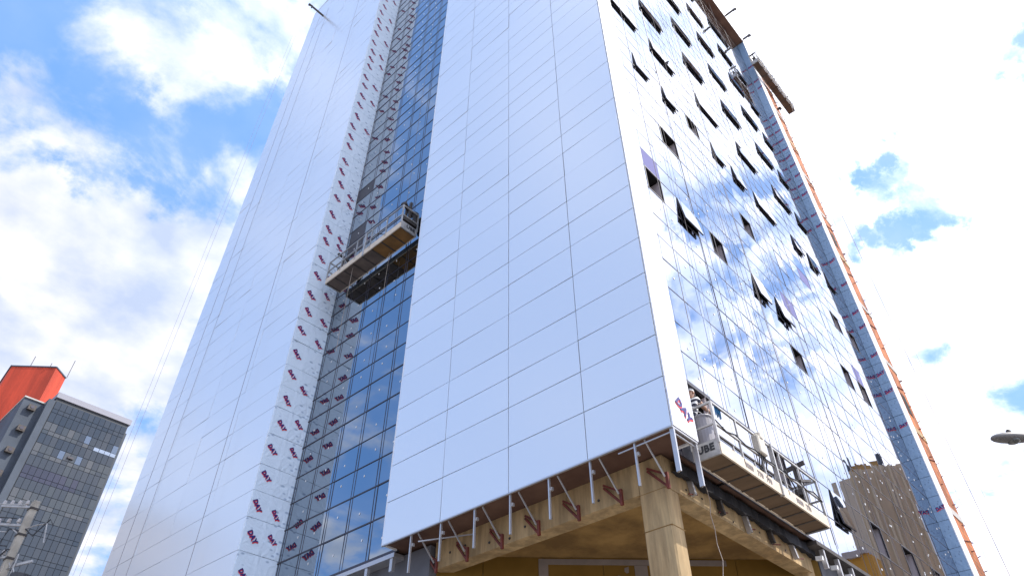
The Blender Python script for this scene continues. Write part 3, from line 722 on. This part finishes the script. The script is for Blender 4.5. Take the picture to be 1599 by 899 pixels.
for (x, y, z0, z1, r_, lb, m_) in [
      (.879, 1.600, 1.575, 4.3, .012, 'rope holding the left end of the platform in the glass recess', M_rope),
      (.879, 1.275, 1.575, 4.3, .012, 'rope holding the right end of the platform in the glass recess', M_rope),
      (.862, 1.50, 1.22, 1.556, .011, 'loose pale rope dangling below the recess platform, left one', M_rope2),
      (.90, 1.36, 1.38, 1.556, .011, 'loose pale rope dangling below the recess platform, right one', M_rope2),
      (.787, 2.42, .3, 4.34, .012, 'left rope of the pair on the plain tower face', M_rope),
      (.790, 2.33, .3, 4.34, .010, 'right rope of the pair on the plain tower face', M_rope),
      (.790, 1.90, .3, 4.34, .012, 'single dark rope beside the film covered return of the tower', M_rope),
      (.755, 2.645, .0, 4.33, .011, 'rope hanging clear in the sky left of the tower, nearer the wall', M_rope2),
      (.740, 2.66, .0, 4.33, .010, 'rope hanging clear in the sky left of the tower, outer one', M_rope2),
      (3.06, .421, .0, 3.80, .014, 'dark rope in the sky right of the brick end, nearest the wall', M_rope),
      (3.10, .428, .0, 3.80, .012, 'thin pale rope in the sky right of the brick end, second from the wall', M_rope2),
      (3.10, .475, .0, 4.30, .012, 'pale rope in the sky just beside the brick end', M_rope2),
      (3.13, .395, .0, 4.30, .013, 'outermost rope in the sky right of the tower', M_rope2)]:
    rope(x, y, z0, z1, r_, lb, m=m_, kink=.01)
b = MB(); pts = [Vector((random.uniform(-.03, .03), random.uniform(-.03, .03), -k*.28)) for k in range(22)]; b.tube(pts, .007, 5)
o = build('hanging_cable', b, M_rope2); o.location = U(1.062, .522, .545); tag(o, 'thin pale cable dangling in front of the board wall, right of the near column', 'cable')
def outrigger(p, q, label):
    p, q = U(*p), U(*q); t = thing('roof_outrigger', p, label, 'beam', 'outrigger beams on the tower roof')
    d = q-p; b = MB(); b.bar((0, 0, 0), d, .09, .13); build('beam', b, M_dsteel, t)
    b = MB(); b.bar(d*.86+Vector((0, 0, -.22)), d*.86+Vector((0, 0, .12)), .07); b.tube([d*.98+Vector((0, 0, -.14)), d*.98+Vector((0, 0, .0))], .07, 8); build('rope_sheave', b, M_dsteel, t)
outrigger((.86, 2.42, 4.372), (.695, 2.42, 4.372), 'dark outrigger beam on the left roof edge, alone against the clouds')
outrigger((2.50, .50, 4.20), (2.50, .395, 4.20), 'outrigger beam above the crown corner, left one of the pair')
outrigger((2.74, .50, 4.23), (2.74, .418, 4.23), 'outrigger beam above the crown corner, right one of the pair')
outrigger((2.90, .50, 3.62), (2.90, .455, 3.62), 'short outrigger beam under the uppermost platform')

# ================================================================ WORKER AND BUCKET
def skin_body(name, pts, edges, radii, matl, parent, sub=2, root=0):
    me = bpy.data.meshes.new(name); me.from_pydata([tuple(p) for p in pts], edges, []); o = link(name, me, parent)
    sk = o.modifiers.new('s', 'SKIN'); sk.use_smooth_shade = True
    for i, r_ in enumerate(radii): me.skin_vertices[0].data[i].radius = (r_, r_) if not isinstance(r_, tuple) else r_; me.skin_vertices[0].data[i].use_root = (i == root)
    ss = o.modifiers.new('u', 'SUBSURF'); ss.levels = sub; ss.render_levels = sub
    me.materials.append(matl); return o
wk = thing('person', U(1.045, .5195, .5845), 'worker in white cap and striped shirt in the opening beside the white corner strip', 'person')
M_skin = mat('skin', (.42, .24, .16), .55); M_shirt = bpy.data.materials.new('striped shirt'); M_shirt.use_nodes = True
t = M_shirt.node_tree; bs = t.nodes['Principled BSDF']; bs.inputs['Roughness'].default_value = .85
tcn = t.nodes.new('ShaderNodeTexCoord'); wv = t.nodes.new('ShaderNodeTexWave'); wv.bands_direction = 'Z'; wv.inputs['Scale'].default_value = 2.6; t.links.new(tcn.outputs['Object'], wv.inputs[0])
rp = t.nodes.new('ShaderNodeValToRGB'); rp.color_ramp.interpolation = 'CONSTANT'; rp.color_ramp.elements[0].color = (.03, .03, .05, 1); rp.color_ramp.elements[1].position = .55; rp.color_ramp.elements[1].color = (.75, .74, .72, 1)
t.links.new(wv.outputs[0], rp.inputs[0]); t.links.new(rp.outputs[0], bs.inputs['Base Color'])
M_jean = mat('dark trousers', (.03, .035, .06), .85)
# figure, origin at the feet, facing +X (towards the bucket), leaning forward
J = [(0,0,.92),(.05,0,1.12),(.10,0,1.32),(.13,0,1.42),(.16,-.0,1.50), (.11,.18,1.37),(.27,.22,1.16),(.44,.16,1.20), (.11,-.18,1.37),(.32,-.22,1.24),(.58,-.17,1.32)]
Eg = [(0,1),(1,2),(2,3),(3,4),(2,5),(5,6),(6,7),(2,8),(8,9),(9,10)]
RA = [(.15,.12),(.145,.11),(.15,.11),(.075,.07),(.055,.055),(.065,.06),(.045,.045),(.036,.036),(.065,.06),(.045,.045),(.036,.036)]
skin_body('body', J, Eg, RA, M_skin, wk)
SJ = [(0,0,.90),(.05,0,1.12),(.10,0,1.33),(.12,0,1.40),(.11,.18,1.375),(.19,.205,1.27),(.11,-.18,1.375),(.20,-.205,1.31)]
skin_body('shirt', SJ, [(0,1),(1,2),(2,3),(2,4),(4,5),(2,6),(6,7)], [(.17,.135),(.165,.125),(.17,.125),(.085,.08),(.08,.075),(.068,.065),(.08,.075),(.068,.065)], M_shirt, wk)
LJ = [(0,0,.95),(0,.10,.88),(.03,.11,.50),(0,.11,.10),(.12,.12,.05),(0,-.10,.88),(.06,-.11,.50),(-.02,-.11,.10),(.10,-.12,.05)]
skin_body('trousers', LJ, [(0,1),(1,2),(2,3),(3,4),(0,5),(5,6),(6,7),(7,8)], [(.16,.13),(.10,.10),(.07,.07),(.06,.06),(.055,.045),(.10,.10),(.07,.07),(.06,.06),(.055,.045)], M_jean, wk)
hd = MB(); hd.tube([(.16,0,1.49),(.17,0,1.54),(.185,0,1.60),(.19,0,1.66),(.185,0,1.71),(.18,0,1.745)], [.055,.075,.092,.097,.082,.04], 12)
hd.tube([(.27,0,1.615),(.305,0,1.60)], [.02,.014], 6); hd.tube([(.18,.09,1.62),(.18,.112,1.62)], .026, 6); hd.tube([(.18,-.09,1.62),(.18,-.112,1.62)], .026, 6)
build('head', hd, M_skin, wk, smooth=True)
e_ = MB()
for sy in (-1, 1): e_.tube([(.262, sy*.034, 1.645), (.278, sy*.034, 1.645)], .011, 6)
e_.bar((.276, -.028, 1.565), (.276, .028, 1.565), .012, .008); build('face_features', e_, M_ink, wk)
hc = MB(); hc.tube([(.18,0,1.655),(.18,0,1.70),(.18,0,1.74),(.18,0,1.772)], [.112,.108,.085,.03], 14); hc.prism([(.25,-.08,1.66),(.36,-.05,1.64),(.36,.05,1.64),(.25,.08,1.66)], (0,0,.012)); build('cap', hc, M_white, wk, smooth=False)
for (hx, hy, hz_, dy) in ((.46, .16, 1.205, .02), (.60, -.17, 1.325, -.02)):
    h = MB(); h.tube([(hx-.03, hy, hz_), (hx+.03, hy, hz_+.005), (hx+.06, hy, hz_)], [.034, .042, .034], 8)
    for f_ in range(4):
        yy = hy-.03+f_*.02; ln_ = (.05, .06, .062, .048)[f_]
        h.tube([(hx+.055, yy, hz_+.01), (hx+.055+ln_*.6, yy, hz_+.012), (hx+.05+ln_*.8, yy, hz_-.025), (hx+.04+ln_*.55, yy, hz_-.045)], [.0095, .009, .008, .007], 6)
    h.tube([(hx+.0, hy+dy*2, hz_), (hx+.04, hy+dy*2.9, hz_-.02), (hx+.075, hy+dy*2.2, hz_-.035)], [.012, .01, .008], 6)
    build('hand', h, M_skin, wk, smooth=True)
bk = thing('bucket', U(1.018, .484, .5565)+Vector((0, 0, .05)), 'grey plastic drum standing on the platform between the worker and the opening', 'bucket')
b = MB(); b.tube([(0,0,0),(0,0,.02),(0,0,.86),(0,0,.90),(0,0,.92)], [.15,.165,.185,.205,.20], 18); build('drum', b, mat('grey plastic', (.27, .26, .29), .5), bk, smooth=False)
b = MB(); b.tube([(.18*math.cos(a*.35)*1.1 , .0, .90+.16*math.sin(a*.35)) for a in range(10)], .008, 5); build('handle', b, M_steel, bk)
rg = MB(); 
for k in range(5): rg.prism([(k*.05, 0, 0), (k*.05+.055, .02, .0), (k*.05+.06, .03, -.16-.03*(k % 2)), (k*.05-.005, .0, -.19+.03*k)], (0, .02, 0))
o = build('cloth', rg, mat('blue cloth', (.02, .14, .30), .9)); o.location = U(1.001, .4475, .6480); tag(o, 'blue cloth hung on the near end of the platform rail', 'cloth')

# ================================================================ BUILDINGS AT LEFT
DS = 110.0
def H(px, py, D):
    d = pray(px, py); k = D/math.hypot(d.x, d.y); return Vector((d.x*k, d.y*k, d.z*k+ZB))
gc = H(93.8, 612.7, DS); topz = gc.z
Wd = 10.7; ob = thing('office_block', (gc.x, gc.y, 0), 'dark glass block with patchwork panes and pale roof band beside the red tower', 'building')
FX = Wd
M_dg = [mat('dark glass %d' % k, (c_[0]*.40, c_[1]*.46, c_[2]*.56), .12, .0, ior=1.6) for k, c_ in enumerate([(.035,.05,.065),(.045,.06,.075),(.06,.07,.08),(.10,.105,.10),(.16,.15,.135),(.06,.055,.09),(.045,.045,.075),(.22,.27,.34),(.60,.64,.70)])]
M_dfr = mat('dark curtain wall frame', (.02, .024, .03), .5)
M_dgrey = mat('grey render', (.065, .08, .105), .85, var=.15, vscale=.3)
b = MB(); b.box((0, .12, 0), (FX, 24, topz-.9)); build('wall', b, M_dfr, ob)
b = MB(); b.box((-.15, -.12, topz-.85), (FX+.2, 24.2, topz)); build('roof_band', b, mat('pale roof band', (.24, .24, .28), .6), ob)
b = MB(); b.box((-.9, .0, 0), (0, 24, topz-1.4)); build('wall', b, M_dgrey, ob)
b = MB(); b.box((FX, .2, 0), (FX+.25, 24, topz-2.2)); build('wall', b, M_dgrey, ob)
ncol = 13; fh = 3.35; cw = (FX-.2)/ncol; cnt2 = 0
seg = [(0, 1.25, 'u'), (1.25, 1.85, 'l'), (1.85, 3.35, 's')]
memo = {}
nfl = 15
far = []
for f_ in range(nfl):
    zt = topz-1.35-f_*fh
    for (a_, e_, ty) in seg:
        for c_ in range(ncol):
            rnd = random.random()
            base = random.choice([0, 1, 2]) if ty == 's' else random.choice([0, 1, 1, 2])
            if ty != 's' and f_ in (1, 2, 4, 7, 9):
                base = random.choice([3, 4, 4, 2, 3])
            if f_ in (3,) and c_ < 9: base = random.choice([5, 6, 2, 5])
            if ty == 'l' and f_ == 1 and c_ >= 9: base = 8
            if ty == 'u' and f_ == 1 and c_ >= 6: base = 7 if rnd < .5 else 2
            if ty == 's' and f_ in (2, 3, 4): base = random.choice([2, 3, 2])
            if ty == 'u' and rnd < .04: base = 7
            if f_ == 8 and 7 < c_ < 11: base = 6
            w_, h_ = cw-.06, (e_-a_)-.06
            k_ = (ty, base)
            if k_ not in memo: memo[k_] = MB().box((-w_/2, 0, -h_/2), (w_/2, .08, h_/2)).mesh('window_pane', M_dg[base])
            lc = Vector((.1+cw*(c_+.5), .02, zt-(a_+e_)/2))
            if f_ < 7: link('window_pane', memo[k_], ob, lc, Euler((random.gauss(0, .006), 0, random.gauss(0, .006))))
            else: far.append((memo[k_], lc, base))
for bs_ in range(9):
    q = [x for x in far if x[2] == bs_]
    if q: merge([(a, l_, None) for a, l_, _ in q], 'window_pane', M_dg[bs_], ob)
b = MB(); b.box((4.6, -.25, topz-8.9), (5.4, .0, topz-8.6)); build('open_sash', b, M_frame, ob)
# service face with air conditioners
sv = H(70, 620, DS+1)
b = MB(); b.box((-3.6, 1.2, 0), (-.9, 20, topz-1.9)); build('service_wall', b, M_dgrey, ob)
b = MB(); b.box((-3.7, 1.0, topz-1.95), (-.9, 20, topz-1.75)); build('coping', b, M_conc2, ob)
for k in range(7):
    z = topz-3.6-k*fh
    b = MB(); b.box((-2.75, .55, z), (-1.75, 1.25, z+.7)); b.bar((-2.8, .6, z-.06), (-1.7, .6, z-.06), .08); o = build('air_conditioner', b, M_dsteel, ob)
    b = MB(); b.tube([(-2.25, .55, z+.36), (-2.25, .50, z+.36)], .26, 10); build('fan_grille', b, M_mullion, o)
rd = thing('red_tower', (0, 0, 0), 'plain red rendered tower with a chamfered top corner at the left edge', 'building')
DR = 118.0
p0 = H(18, 572, DR); p1 = H(88, 574, DR); zt = p1.z
def HZ(px, py, z):
    d = pray(px, py); k = (z-ZB)/d.z; return Vector((d.x*k, d.y*k, z))
q0, q1, q2 = HZ(18, 572, zt), HZ(88, 574, zt), HZ(102, 591, zt)
M_redw = mat('red render', (.50, .055, .022), .8, var=.12, vscale=.12); grime(M_redw, .3, (.5, .5, .06), .38, .6)
bdir = Vector((q2.x-q1.x, q2.y-q1.y, 0)); 
q3 = q0+(q1-q0).normalized()*(-1)*0
far_ = Vector((-.45, .89, 0))
ring = [Vector((q2.x, q2.y, 0)), Vector((q1.x, q1.y, 0)), Vector((q0.x, q0.y, 0))]
# footprint: short face q2-q1 seen from the street, long face q1-q0 as the roof edge
e1 = HZ(-20, 628, zt); 
rv = Vector((q0.x, q0.y, 0)) ; 
pA = Vector((q2.x, q2.y, 0)); pB = Vector((q1.x, q1.y, 0)); pC = Vector((q0.x, q0.y, 0)); pD = Vector((e1.x, e1.y, 0))
b = MB(); b.prism([pD, pA, pB, pC], (0, 0, zt)); o = build('wall', b, M_redw, rd)
b = MB(); 
for a_, e_ in ((pC, pB), (pB, pA)): b.bar(a_+Vector((0, 0, zt+.12)), e_+Vector((0, 0, zt+.12)), .2, .2)
b.bar(pD+Vector((0, 0, zt+.12)), pC+Vector((0, 0, zt+.12)), .35, .3); build('coping', b, M_dgrey, rd)
for px, py, h_ in ((46, 574, 2.2), (104, 590, 3.4), (78, 573, .7)):
    q = HZ(px, py, zt); q = q*.999; b = MB(); b.bar((q.x, q.y, zt), (q.x, q.y, zt+h_), .09); build('antenna', b, M_dsteel, rd)

# ================================================================ BUILDINGS ACROSS THE STREET (seen mirrored in the glass)
bt_ = thing('beige_tower', (0, 0, 0), 'beige slab tower with vertical ribs, seen mirrored in the right glass facade', 'building')
def mirr(x, y): return Vector((x*S, (2*GY-y)*S, 0))
V1 = mirr(5.60, 1.545); V2 = mirr(5.845, .97); V0 = mirr(5.585, 1.665)
dV = (V2-V1); M_beige = mat('beige render', (.56, .47, .33), .85, var=.08, vscale=.25)
hm = 2.60*S+ZB
b = MB(); back = Vector((22, -2, 0)); b.prism([V1, V2, V2+back, V1+back], (0, 0, hm)); build('wall', b, M_beige, bt_)
b = MB(); b.prism([V0, V1, V1+back, V0+back], (0, 0, hm-.6)); build('wall', b, mat('grey render side', (.50, .44, .34), .85), bt_)
nv = Vector((dV.y, -dV.x, 0)).normalized()
if nv.x > 0: nv = -nv
for k in range(8):
    p_ = V1+dV*(k+.35)/8; b = MB(); b.bar(p_+nv*.05, p_+nv*.05+Vector((0, 0, hm)), .18, .5); build('rib', b, mat('rib', (.50, .42, .30), .85) if k == 0 else bpy.data.materials['rib'], bt_)
b = MB(); a0, a1 = V1+dV*.02-nv*.6, V1+dV*.40-nv*.6
b.prism([a0, a1, a1+back*.3, a0+back*.3], (0, 0, hm+.6)); build('roof_house', b, mat('ochre render', (.42, .27, .10), .85), bt_)
b = MB(); a0, a1 = V1+dV*.12-nv*.9, V1+dV*.36-nv*.9
b.prism([a0, a1, a1+back*.3, a0+back*.3], (0, 0, hm+.95)); build('roof_house', b, bpy.data.materials['ochre render'], bt_)
for k, fq in enumerate((.04, .45)):
    p_ = V1+dV*fq-nv*.6; b = MB(); b.bar(p_+Vector((0, 0, hm)), p_+Vector((0, 0, hm+1.4)), .35); build('vent_stack', b, M_dgrey, bt_)
oc = thing('ochre_house', (0, 0, 0), 'low ochre building beside the beige tower, mirrored at the bottom of the glass', 'building')
W0 = mirr(4.2, 1.34); W1 = mirr(4.215, 1.175); b = MB(); b.prism([W0, W1, W1+Vector((1.5, 0, 0)), W0+Vector((1.5, 0, 0))], (0, 0, 1.47*S+ZB)); build('wall', b, mat('ochre wall', (.50, .27, .04), .85), oc)
b = MB(); b.prism([W0+Vector((-.2, .2, 0)), W1+Vector((-.2, -.2, 0)), W1+Vector((1.7, -.2, 0)), W0+Vector((1.7, .2, 0))], (0, 0, .4)); o = build('roof', b, M_conc2, oc); o.location.z = 1.47*S+ZB

ab = thing('added_reflection_block', (-9, 60, 0), 'invented drab block outside the frame, added for the soft reflection low in the left panels', 'building')  # unseen building, added only to tint the reflection low in the left panels
b = MB(); b.box((0, 0, 0), (12, 14, 26)); build('wall', b, mat('drab render', (.30, .25, .22), .9, var=.1, vscale=.2), ab)
b = MB(); b.box((-.4, -.4, 26), (12.4, 14.4, 26.5)); build('roof', b, M_conc2, ab)
wm = MB().box((0, 0, 0), (1.5, .12, 1.4)).mesh('window', M_dg[1])
for f_ in range(7):
    for k in range(4): link('window', wm, ab, (.9+k*2.8, -.1, 1.3+f_*3.2))

# ================================================================ STREET LAMP
hp = H(1547, 684, 15.4)
_l = Vector((math.sin(YAW), -math.cos(YAW), 0)); lp = thing('street_lamp', (hp.x+_l.x*3.4, hp.y+_l.y*3.4, 0), 'grey cobra head street lamp reaching in from the right edge', 'street lamp')
off = lp.location
ld = Vector((math.sin(YAW), -math.cos(YAW), 0))
b = MB(); tip = hp-off; pts = []; rad = []
prof = [(0, .012), (.03, .055), (.10, .095), (.22, .125), (.38, .14), (.55, .13), (.72, .105), (.85, .085), (1.0, .075)]
bm = bmesh.new(); rings = []
for s, r_ in prof:
    ring = []
    for k in range(14):
        an = 2*math.pi*k/14; cy = math.cos(an); sz = math.sin(an)
        p_ = tip + ld*s + Vector((ld.y, -ld.x, 0))*cy*r_*1.15 + Vector((0, 0, sz*r_*(.8 if sz > 0 else .62) + .0*s))
        ring.append(bm.verts.new(p_))
    rings.append(ring)
for a_, e_ in zip(rings, rings[1:]):
    for k in range(14): bm.faces.new((a_[k], a_[(k+1) % 14], e_[(k+1) % 14], e_[k]))
bm.faces.new(rings[0]); bm.faces.new(list(reversed(rings[-1])))
bmesh.ops.recalc_face_normals(bm, faces=bm.faces)
me = bpy.data.meshes.new('lamp_head'); bm.to_mesh(me); bm.free(); me.materials.append(mat('weathered grey paint', (.17, .16, .155), .5, .2, var=.12, vscale=2))
me.polygons.foreach_set('use_smooth', [True]*len(me.polygons)); lh = link('lamp_head', me, lp)
b = MB(); c0 = tip+ld*.42+Vector((0, 0, -.07)); b.tube([c0+Vector((0, 0, .02)), c0-Vector((0, 0, .02)), c0-Vector((0, 0, .045))], [.13, .11, .05], 14); build('lens', b, mat('smoked lens', (.12, .12, .11), .2), lp, smooth=True)
b = MB(); c0 = tip+ld*.42+Vector((0, 0, .10)); b.tube([c0, c0+Vector((0, 0, .03)), c0+Vector((0, 0, .075)), c0+Vector((0, 0, .09))], [.055, .05, .045, .02], 12); build('photocell', b, M_dsteel, lp, smooth=True)
b = MB(); e0 = tip+ld*.95; b.tube([e0, e0+ld*1.0+Vector((0, 0, .1)), e0+ld*2.2+Vector((0, 0, -.1)), Vector((0, 0, e0.z-.9))+Vector((0, 0, .3))], .045, 8); build('arm', b, M_steel, lp)
b = MB(); b.tube([(0, 0, 0), (0, 0, e0.z-.4)], .11, 10, r2=.07); build('pole', b, M_steel, lp)

# ================================================================ UTILITY POLE
pt = H(57, 783, 25)
up_ = thing('utility_pole', (pt.x, pt.y, 0), 'leaning looking concrete utility pole crowded with insulators and cables at the lower left', 'utility pole')
b = MB(); b.bar((0, 0, 0), (0, 0, pt.z), .26, .20); build('pole', b, mat('aged pole concrete', (.40, .36, .30), .9, var=.2, vscale=3, bump=.4), up_, bevel=.02)
for k, z in enumerate((.25, 1.05, 1.75, 2.6, 3.4)):
    b = MB(); b.bar((0, 0, pt.z-z-.03), (0, 0, pt.z-z+.03), .30, .24); build('pole_band', b, M_dsteel, up_)
lx = -r2            # towards the left of the picture
for z, ln_, nm in ((.18, 1.0, 4), (.75, .9, 3), (1.7, 1.5, 3)):
    b = MB(); b.bar(Vector((0, 0, pt.z-z)), Vector((0, 0, pt.z-z))+lx*ln_+Vector((0, 0, .05)), .06, .06); arm = build('cross_arm', b, M_steel, up_)
    for k in range(nm):
        p_ = Vector((0, 0, pt.z-z))+lx*(.25+k*(ln_-.3)/max(1, nm-1))
        b = MB(); b.tube([p_+Vector((0, 0, .03)), p_+Vector((0, 0, .09)), p_+Vector((0, 0, .10)), p_+Vector((0, 0, .16)), p_+Vector((0, 0, .17)), p_+Vector((0, 0, .22))], [.025, .025, .06, .05, .055, .03], 9); build('insulator', b, mat('porcelain', (.45, .42, .40), .3) if 'porcelain' not in bpy.data.materials else bpy.data.materials['porcelain'], arm)
for k in range(2):
    p_ = Vector((0, 0, pt.z-2.5))+lx*(1.2+.28*k); b = MB(); pr = []
    for q in range(9): pr += [(p_+Vector((0, 0, q*.09)), .035), (p_+Vector((0, 0, q*.09+.03)), .085)]
    b.tube([a for a, _ in pr], [c_ for _, c_ in pr], 9); build('surge_arrester', b, bpy.data.materials['porcelain'], up_)
b = MB(); b.tube([-lx*.55+Vector((0, 0, pt.z-3.3)), -lx*.55+Vector((0, 0, pt.z-2.2)), -lx*.55+Vector((0, 0, pt.z-2.15))], [.27, .27, .1], 14); build('transformer', b, mat('transformer grey', (.05, .05, .055), .5), up_)
b = MB(); b.bar(Vector((0, 0, pt.z-2.0)), -lx*.7+Vector((0, 0, pt.z-1.8)), .07); b.bar(Vector((0, 0, pt.z-2.9)), -lx*.5+Vector((0, 0, pt.z-2.9)), .08); build('bracket', b, M_steel, up_)
for k in range(14):
    z = pt.z-random.uniform(.8, 3.2); s = random.uniform(.2, .9)*(1 if k % 2 else -1)
    b = MB(); p_ = Vector((0, -.1, z)); b.tube([p_, p_+lx*s*.4+Vector((0, 0, random.uniform(-.3, .35))), p_+lx*s*.8+Vector((0, 0, random.uniform(-.3, .3))), p_+lx*s+Vector((0, 0, random.uniform(-.5, .1)))], .022, 5); build('jumper_cable', b, M_ink if k % 3 else M_steel, up_)
# spans running off to the left
lab = ['topmost overhead wire leaving the utility pole', 'second overhead wire from the top at the utility pole', 'third overhead wire from the top at the utility pole', 'middle overhead wire at the utility pole', 'sagging overhead wire below the middle of the utility pole', 'low overhead wire at the utility pole', 'lowest overhead wire at the utility pole', 'thick bundled overhead cable at the utility pole']
for k in range(8):
    z = pt.z-.1-k*.42; p_ = Vector((pt.x, pt.y, z))+lx*(.25+.1*(k % 3)); tgt = p_+Vector((-22, 6-2*k, -.8+.25*(k % 3)))
    b = MB(); n = 10; b.tube([p_.lerp(tgt, i/n)-p_+Vector((0, 0, -1.1*math.sin(math.pi*i/n))) for i in range(n+1)], .016 if k < 7 else .035, 5)
    o = build('overhead_wire', b, M_ink if k % 2 else M_steel); o.location = p_; tag(o, lab[k], 'wire', 'overhead wires at the utility pole')
